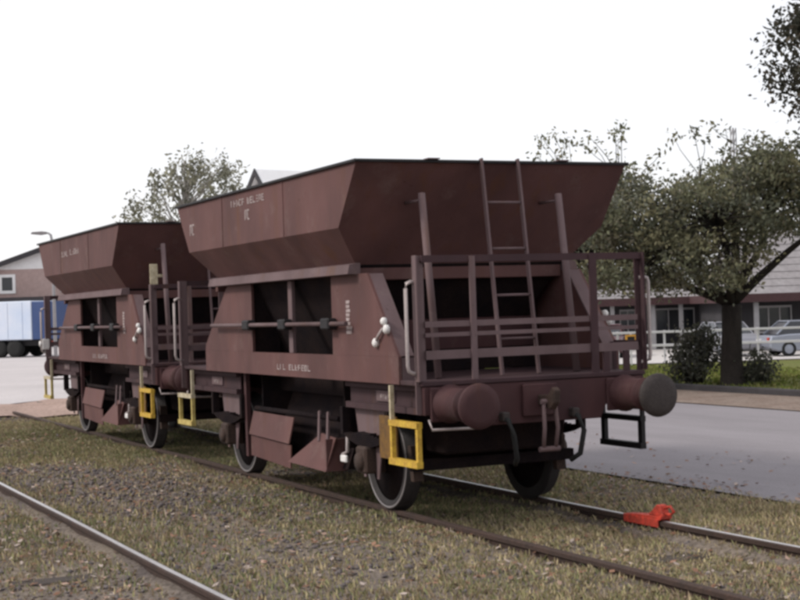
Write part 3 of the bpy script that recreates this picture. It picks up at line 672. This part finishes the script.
# orange notice by the railing
a = at(631, 337, 57); S = yawed('notice_board', RH, Vector((a.x, a.y, gz_far)), 'small orange edged notice board on the railing left of the pale columns', 'sign')
MB().box(-.03, .03, .04, .08, 0, 1.35).build('post', M['railing'], S)
fr = MB(); fr.box(-.22, .22, -.02, .02, 1.18, 1.25); fr.box(-.22, .22, -.02, .02, .84, .91); fr.box(-.22, -.14, -.02, .02, .91, 1.18); fr.box(.14, .22, -.02, .02, .91, 1.18); fr.build('frame', M['orange'], S)
MB().box(-.139, .139, -.01, .018, .911, 1.179).build('panel', M['black'], S)

# cars
def car(loc, rz, paint, label):
    Cc = empty('parked_car', loc, label, 'car', 'cars parked by the low buildings', rz)
    b = MB(); b.poly([(x, -.82, z) for x, z in ((-2.05, .35), (-2.08, .62), (-2.0, .84), (-1.25, .90), (1.0, .93), (1.95, .80), (2.08, .60), (2.05, .33), (1.7, .22), (-1.7, .22))], (0, 1.64, 0)); b.build('body', paint, Cc, bev=.05)
    g = MB(); v0 = [(-1.75, .89), (.95, .91), (.25, 1.40), (-1.15, 1.40)]
    A = [g.b.verts.new((x, -.76 if z < 1 else -.60, z)) for x, z in v0]; B2 = [g.b.verts.new((x, .76 if z < 1 else .60, z)) for x, z in v0]
    g.b.faces.new(A); g.b.faces.new(B2[::-1])
    for i in range(4): g.b.faces.new((A[i], B2[i], B2[(i+1) % 4], A[(i+1) % 4]))
    g.build('glazing', M['glass'], Cc)
    MB().box(-1.20, .30, -.615, .615, 1.385, 1.435, .02).build('roof', paint, Cc)
    for s in (-1, 1):
        for p, q in (((-1.76, .775, .9), (-1.17, .615, 1.40)), ((.97, .775, .91), (.27, .615, 1.40)), ((-.35, .77, .91), (-.38, .615, 1.40))):
            MB().bar((p[0], s*p[1], p[2]), (q[0], s*q[1], q[2]), .06, .04, up=(0, 1, 0)).build('pillar', paint, Cc)
        for x in (-1.28, 1.28):
            w = MB().lathe((x, s*.66, .30), (0, s, 0), [(0, 0), (0, .30), (.17, .30), (.18, .27), (.18, .19)], 18).build('wheel', M['rubber'], Cc)
            MB().lathe((x, s*.66, .30), (0, s, 0), [(.16, .19), (.17, .06), (.18, 0)], 14).build('hub_cap', M['silver'], w)
        MB().box(2.03, 2.10, s*.62-.15, s*.62+.15, .58, .72, .02).build('headlight', M['white'], Cc)
        MB().box(-2.11, -2.05, s*.66-.10, s*.66+.10, .60, .78, .02).build('tail_light', M['red'], Cc)
rzc = math.atan2(-FH.y, -FH.x)
def car_at(px, d, rz, paint, label):
    a = at(px, 340, d); car(Vector((a.x, a.y, float(gz(a.x, a.y))+.11)), rz, paint, label)
car_at(727, 63, rzc+.15, M['silvergrey'], 'pale grey car seen end on behind the large tree trunk')
car_at(812, 61, math.atan2(RH.y, RH.x)+.1, M['silver'], 'silver car seen side on at the right picture edge')
car_at(606, 66, rzc-.2, M['carmaroon'], 'dark maroon car behind the railing, seen past the wagon railing posts')
# thin mast above the tree
a = at(733, 128, 90); Tm = empty('lattice_mast', (a.x, a.y, gz_far), 'thin grey lattice mast whose top shows above the large tree', 'mast'); h_ = a.z-gz_far
for sx in (-1, 1):
    for sy in (-1, 1): MB().bar((sx*.2, sy*.2, -.2), (sx*.11, sy*.11, h_), .05, .05, up=(1, 0, 0)).build('leg', M['column'], Tm)
lt = MB()
for k in range(24):
    z = h_*k/24; w = .2-.09*k/24; z2 = h_*(k+1)/24; w2_ = .2-.09*(k+1)/24
    for s in (-1, 1):
        lt.bar((-w, s*w, z), (w2_, s*w2_, z2), .03, .03, up=(0, 1, 0)); lt.bar((s*w, -w, z), (s*w2_, w2_, z2), .03, .03, up=(1, 0, 0))
lt.build('lattice', M['column'], Tm)

# white gabled house behind the wagons
a = at(255, 168, 60); rd = (RH*.80+FH*.60).normalized()
H_ = yawed('gabled_house', rd, Vector((a.x, a.y, gz(a.x, a.y)-.0)), 'white gabled house whose roof peak shows above the nearer hopper', 'house')
ap = a.z; ev = ap-3.1; hw = 2.7; LH = 7.5
MB().poly([(.3, -hw, -.2), (.3, -hw, ev), (.3, 0, ap-.2), (.3, hw, ev), (.3, hw, -.2)], (LH, 0, 0)).build('wall', M['wallwhite'], H_)
for s in (-1, 1):
    MB().poly([(0, 0, ap), (0, s*(hw+.35), ev-.40), (0, s*(hw+.35), ev-.52), (0, 0, ap-.12)], (LH+.6, 0, 0)).build('roof', M['roofwhite'], H_)
    MB().poly([(-.06, 0, ap+.03), (-.06, s*(hw+.37), ev-.40), (-.06, s*(hw+.37), ev-.68), (-.06, 0, ap-.26)], (.055, 0, 0)).build('verge_board', M['walldark'], H_)
for z in (1.0, 3.4):
    f = MB(); f.box(.24, .296, -1.05, -.95, z, z+1.2); f.box(.24, .296, .95, 1.05, z, z+1.2); f.box(.24, .296, -.95, .95, z, z+.09); f.box(.24, .296, -.95, .95, z+1.11, z+1.2); fo = f.build('window', M['column'], H_)
    MB().box(.26, .295, -.949, .949, z+.091, z+1.109).build('pane', M['glass'], fo)

# gable fronted warehouse at the left
a = at(62, 242, 112); zb = float(gz(a.x, a.y)); Wh = yawed('warehouse', RH, Vector((a.x, a.y, zb)), 'pinkish warehouse with a pale gable and dark roof edge behind the far wagon', 'building')
pxm = 112/1490.55; apz = a.z-zb; eavz = apz-3.4; hwid = 10.5
wall_t = apz - 26*pxm; can = apz-56*pxm
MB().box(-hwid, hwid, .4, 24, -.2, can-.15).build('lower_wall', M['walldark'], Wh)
uw = MB(); uw.box(-hwid, hwid, .0, 24, can+.15, wall_t); uw.build('wall', M['wallpink'], Wh)
MB().poly([(-hwid, .02, wall_t+.002), (hwid, .02, wall_t+.002), (hwid*.55, .02, apz-hwid*.55*.33-.1), (0, .02, apz-.1), (-hwid*.55, .02, apz-hwid*.55*.33-.1)], (0, .2, 0)).build('gable', M['wallwhite'], Wh)
MB().box(-hwid-1, hwid+1, -1.6, .398, can-.14, can+.14).build('canopy', M['walldark'], Wh)
for s in (-1, 1):
    MB().poly([(0, -.5, apz+.12), (s*(hwid+.6), -.5, apz+.12-(hwid+.6)*.33), (s*(hwid+.6), -.5, apz-.16-(hwid+.6)*.33), (0, -.5, apz-.16)], (0, 25, 0)).build('roof', M['roofgrey'], Wh)
    MB().poly([(0, -.56, apz+.16), (s*(hwid+.66), -.56, apz+.16-(hwid+.66)*.33), (s*(hwid+.66), -.56, apz-.24-(hwid+.66)*.33), (0, -.56, apz-.24)], (0, .055, 0)).build('verge_board', M['walldark'], Wh)
for k in range(-4, 5):
    xw = k*4.6 + .4 - 4.6*.0
    if abs(xw) > hwid-1: continue
    zc = (can+wall_t)/2+.05; f = MB(); w = .62; h = .72; t = .22
    f.box(xw-w, xw+w, -.07, -.003, zc+h-t, zc+h); f.box(xw-w, xw+w, -.07, -.003, zc-h, zc-h+t); f.box(xw-w, xw-w+t, -.07, -.003, zc-h+t, zc+h-t); f.box(xw+w-t, xw+w, -.07, -.003, zc-h+t, zc+h-t)
    fo = f.build('window', M['wallwhite'], Wh); MB().box(xw-w+t+.001, xw+w-t-.001, -.04, -.004, zc-h+t+.001, zc+h-t-.001).build('pane', M['glass'], fo)

# lorry in the yard
a = at(48, 352, 80); ld_ = (RH*.93-FH*.36).normalized(); LZ = float(gz(a.x, a.y))+.03
Lo = yawed('box_lorry', ld_, Vector((a.x, a.y, LZ)), 'lorry with pale blue box body and dark blue rear parked at left', 'lorry')
Lr = -8.2
MB().box(Lr+2.2, -1.0, 0, 2.4, .95, 3.05, .04).build('box_body', M['lorrylight'], Lo)
MB().box(-.98, -.02, .02, 2.38, .95, 3.0, .03).build('rear_section', M['lorryblue'], Lo)
ribs = MB()
for x in np.arange(Lr+2.8, -1.1, .95): ribs.box(x-.02, x+.02, -.02, -.002, 1.0, 3.0)
ribs.build('side_rib', M['lorrylight'], Lo)
MB().box(Lr+.3, -.1, .35, 2.05, .62, .945).build('chassis', M['black'], Lo)
cb = MB(); cb.poly([(Lr, .05, .5), (Lr-.05, .05, 1.5), (Lr+.35, .05, 2.5), (Lr+2.0, .05, 2.55), (Lr+2.0, .05, .5)], (0, 2.3, 0)); cb.build('cab', M['lorryblue'], Lo, bev=.05)
MB().box(Lr+.7, Lr+1.7, .02, .047, 1.55, 2.3).build('cab_window', M['glass'], Lo)
for x in (Lr+1.0, -3.2, -2.2):
    for y, s in ((.08, -1), (2.32, 1)):
        MB().lathe((x, y, .48), (0, -s, 0), [(0, 0), (0, .25), (.0, .48), (.28, .48), (.28, 0)], 20).build('wheel', M['rubber'], Lo)
MB().box(-5.9, -3.9, .1, .3, .35, .6, .02).build('side_guard', M['black'], Lo)
MB().box(-.06, 0.0, .25, .55, .7, .85).build('tail_light', M['red'], Lo)
# street lamp
a = at(52, 233, 60); lb = Vector((a.x, a.y, 0)); SL = yawed('street_lamp', RH, lb, 'grey street lamp whose flat head shows above the far wagon', 'street lamp'); hz = a.z
MB().tube([(0, 0, -.2), (0, 0, hz-.4), (-.05, 0, hz-.08), (-.15, 0, hz), (-.25, 0, hz+.01)], [.08, .055, .05, .04, .03], 9).build('mast', M['column'], SL)
MB().poly([(-.85, -.10, hz-.02), (-.80, -.10, hz+.06), (-.4, -.10, hz+.08), (-.2, -.10, hz+.05), (-.2, -.10, hz-.03), (-.45, -.10, hz-.07)], (0, .20, 0)).build('lamp_head', M['roofgrey'], SL, bev=.02)

# ------------------------------------------------------------------ ground cover
def vnoise(x, y, s, seed):
    rg = np.random.default_rng(seed); G_ = rg.random((256, 256)); x = x*s+500; y = y*s+500
    i = np.floor(x).astype(int); j = np.floor(y).astype(int); u = x-i; v = y-j; u = u*u*(3-2*u); v = v*v*(3-2*v)
    g = lambda p, q: G_[p % 256, q % 256]
    return (g(i, j)*(1-u)+g(i+1, j)*u)*(1-v)+(g(i, j+1)*(1-u)+g(i+1, j+1)*u)*v
def fbm(x, y, s, seed): return .55*vnoise(x, y, s, seed)+.3*vnoise(x, y, s*2.3, seed+1)+.15*vnoise(x, y, s*5.1, seed+2)
def blades(name, n, xr, yr, hmin, hmax, dens_fn, pal_fn, seed, label, wid=.008):
    rg = np.random.default_rng(seed); x = rg.uniform(*xr, n); y = rg.uniform(*yr, n)
    # tufts: snap most blades towards tuft centres
    tn = n//9; tx = rg.uniform(*xr, tn); ty = rg.uniform(*yr, tn); ti = rg.integers(0, tn, n); inn = rg.random(n) < .7
    x = np.where(inn, tx[ti]+rg.normal(size=n)*.035, x); y = np.where(inn, ty[ti]+rg.normal(size=n)*.035, y)
    d = dens_fn(x, y); keep = (rg.random(n) < d)
    if name == 'dry_grass': keep &= y < 2.44+.16*fbm(x, y*0, 1.3, 33)
    for yr_ in (-.7525, .7525, -3.5075, -5.0125): keep &= np.abs(y-yr_) > .045
    keep &= (y > yr[0]) & (y < yr[1])
    x, y = x[keep], y[keep]; n = len(x)
    z = gz(x, y)+bumps(x, y)*(1-sst(1.5, 2.2, y))-.01
    if name == 'lawn_grass': z = gz(x, y)+.07
    h = rg.uniform(hmin, hmax, n)*(.35+1.5*fbm(x, y, .6, seed+7)); a = rg.uniform(0, 6.283, n); lean = rg.uniform(.1, .9, n)*h; w = wid*rg.uniform(.6, 1.4, n)
    dx, dy = np.cos(a), np.sin(a)
    P0 = np.stack([x-dy*w, y+dx*w, z], 1); P1 = np.stack([x+dy*w, y-dx*w, z], 1)
    P2 = np.stack([x+dx*lean*.35+dy*w*.7, y+dy*lean*.35-dx*w*.7, z+h*.6], 1); P3 = np.stack([x+dx*lean, y+dy*lean, z+h], 1)
    V = np.stack([P0, P1, P2, P3], 1).reshape(-1, 3); F = np.arange(n*4).reshape(n, 4)
    o = np_mesh(name, V, F, M['blade'], pal_fn(x, y, rg)); tag(o, label, 'grass', kind='stuff'); return o
def pal_track(x, y, rg):
    c = np.array([(.42, .345, .205), (.29, .27, .135), (.21, .22, .11), (.29, .22, .15), (.34, .27, .21)])
    n1 = fbm(x, y, .55, 40); n2 = fbm(x+30, y, .35, 50); n = len(x)
    w = np.stack([.3+1.6*np.clip(n1-.42, 0, 1)*3, .6*np.ones(n), .2+2.2*np.clip(n2-.45, 0, 1)*3, .35+1.5*np.clip(.5-n1, 0, 1), .25*np.ones(n)], 1)
    w /= w.sum(1)[:, None]; k = (w.cumsum(1) < rg.random((n, 1))).sum(1)
    return c[np.clip(k, 0, 4)]*rg.uniform(.7, 1.2, (n, 1))
def dens_track(x, y):
    d = .22+2.6*np.clip(fbm(x, y, .45, 60)-.40, 0, 1)
    d = d*np.where((y < -2.0) & (y > -3.3), .45, 1.) * np.where(y < -3.5, .38, 1.) * np.where((y > -.7), 1.7, 1.)
    return np.clip(d, 0, 1)*(1-.9*sst(-16, -19, x))
blades('dry_grass', 520000, (-19, 5.5), (-5.4, 2.62), .015, .06, dens_track, pal_track, 70, 'dry yellow and olive grass growing in and beside the tracks')
def pal_lawn(x, y, rg):
    c = np.array([(.13, .16, .035), (.17, .19, .05), (.10, .125, .03), (.22, .20, .08)]); return c[rg.integers(0, 4, len(x))]*rg.uniform(.8, 1.2, (len(x), 1))
blades('lawn_grass', 60000, (-34, -4), (12.7, 27), .03, .09, lambda x, y: np.ones(len(x))*.9, pal_lawn, 80, 'short green grass of the lawn under the large tree', wid=.02)
# gravel and fallen leaves
def gravel(n, seed):
    rg = np.random.default_rng(seed); x = rg.uniform(-19, 5.5, n); y = rg.uniform(-5.4, 1.6, n)
    d = .15+2.2*np.clip(.56-fbm(x, y, .45, 60), 0, 1); d *= np.where((y < -1.6) & (y > -3.45), 1.6, .8); k = rg.random(n) < d
    for yr_ in (-.7525, .7525, -3.5075, -5.0125): k &= np.abs(y-yr_) > .06
    x, y = x[k], y[k]; n = len(x); r = rg.gamma(4, .0042, n).clip(.006, .04)
    base = np.array([(1, 0, 0), (-1, 0, 0), (0, 1, 0), (0, -1, 0), (0, 0, 1), (0, 0, -1)], float)
    V = base[None]*r[:, None, None]*rg.uniform(.6, 1.3, (n, 6, 1)) + rg.normal(size=(n, 6, 3))*r[:, None, None]*.18
    V[:, :, 2] *= .7; V += np.stack([x, y, gz(x, y)+bumps(x, y)+r*.25], 1)[:, None, :]
    f = np.array([(0, 2, 4), (2, 1, 4), (1, 3, 4), (3, 0, 4), (2, 0, 5), (1, 2, 5), (3, 1, 5), (0, 3, 5)])
    F = (np.arange(n)[:, None, None]*6+f[None]).reshape(-1, 3)
    o = np_mesh('gravel', V.reshape(-1, 3), F, M['stone'], k=3); tag(o, 'grey ballast stones lying between the two tracks', 'gravel', kind='stuff')
gravel(52000, 91)
def litter(n, seed):
    rg = np.random.default_rng(seed); x = rg.uniform(-19, 5.5, n); y = rg.uniform(-5.4, 5.0, n); k = rg.random(n) < (1-.9*sst(2.2, 3.2, y))*(.2+1.6*np.clip(fbm(x, y, .7, 95)-.4, 0, 1)+.3*(y < -3.5)); x, y = x[k], y[k]; n = len(x)
    for_z = gz(x, y)+bumps(x, y)*(1-sst(1.5, 2.2, y))+rg.uniform(.005, .03, n)+.025*(y > 2.4); s = rg.uniform(.015, .04, n); a = rg.uniform(0, 6.28, n); t = rg.uniform(-.4, .4, (n, 2))
    q = []
    for ca, cl_ in ((0, 1.), (1.57, .6), (3.14, 1.), (4.71, .6)):
        ox, oy = np.cos(a+ca)*s*cl_, np.sin(a+ca)*s*cl_; q.append(np.stack([x+ox, y+oy, for_z+ox*t[:, 0]+oy*t[:, 1]], 1))
    V = np.stack(q, 1).reshape(-1, 3); c = np.array([(.28, .16, .11), (.22, .12, .08), (.36, .25, .20), (.40, .33, .29), (.17, .11, .07)])
    o = np_mesh('fallen_leaves', V, np.arange(n*4).reshape(n, 4), M['blade'], c[rg.integers(0, 5, n)]*rg.uniform(.7, 1.2, (n, 1))); tag(o, 'brown and pinkish fallen leaves scattered over the trackside', 'fallen leaves', kind='stuff')
litter(42000, 92)
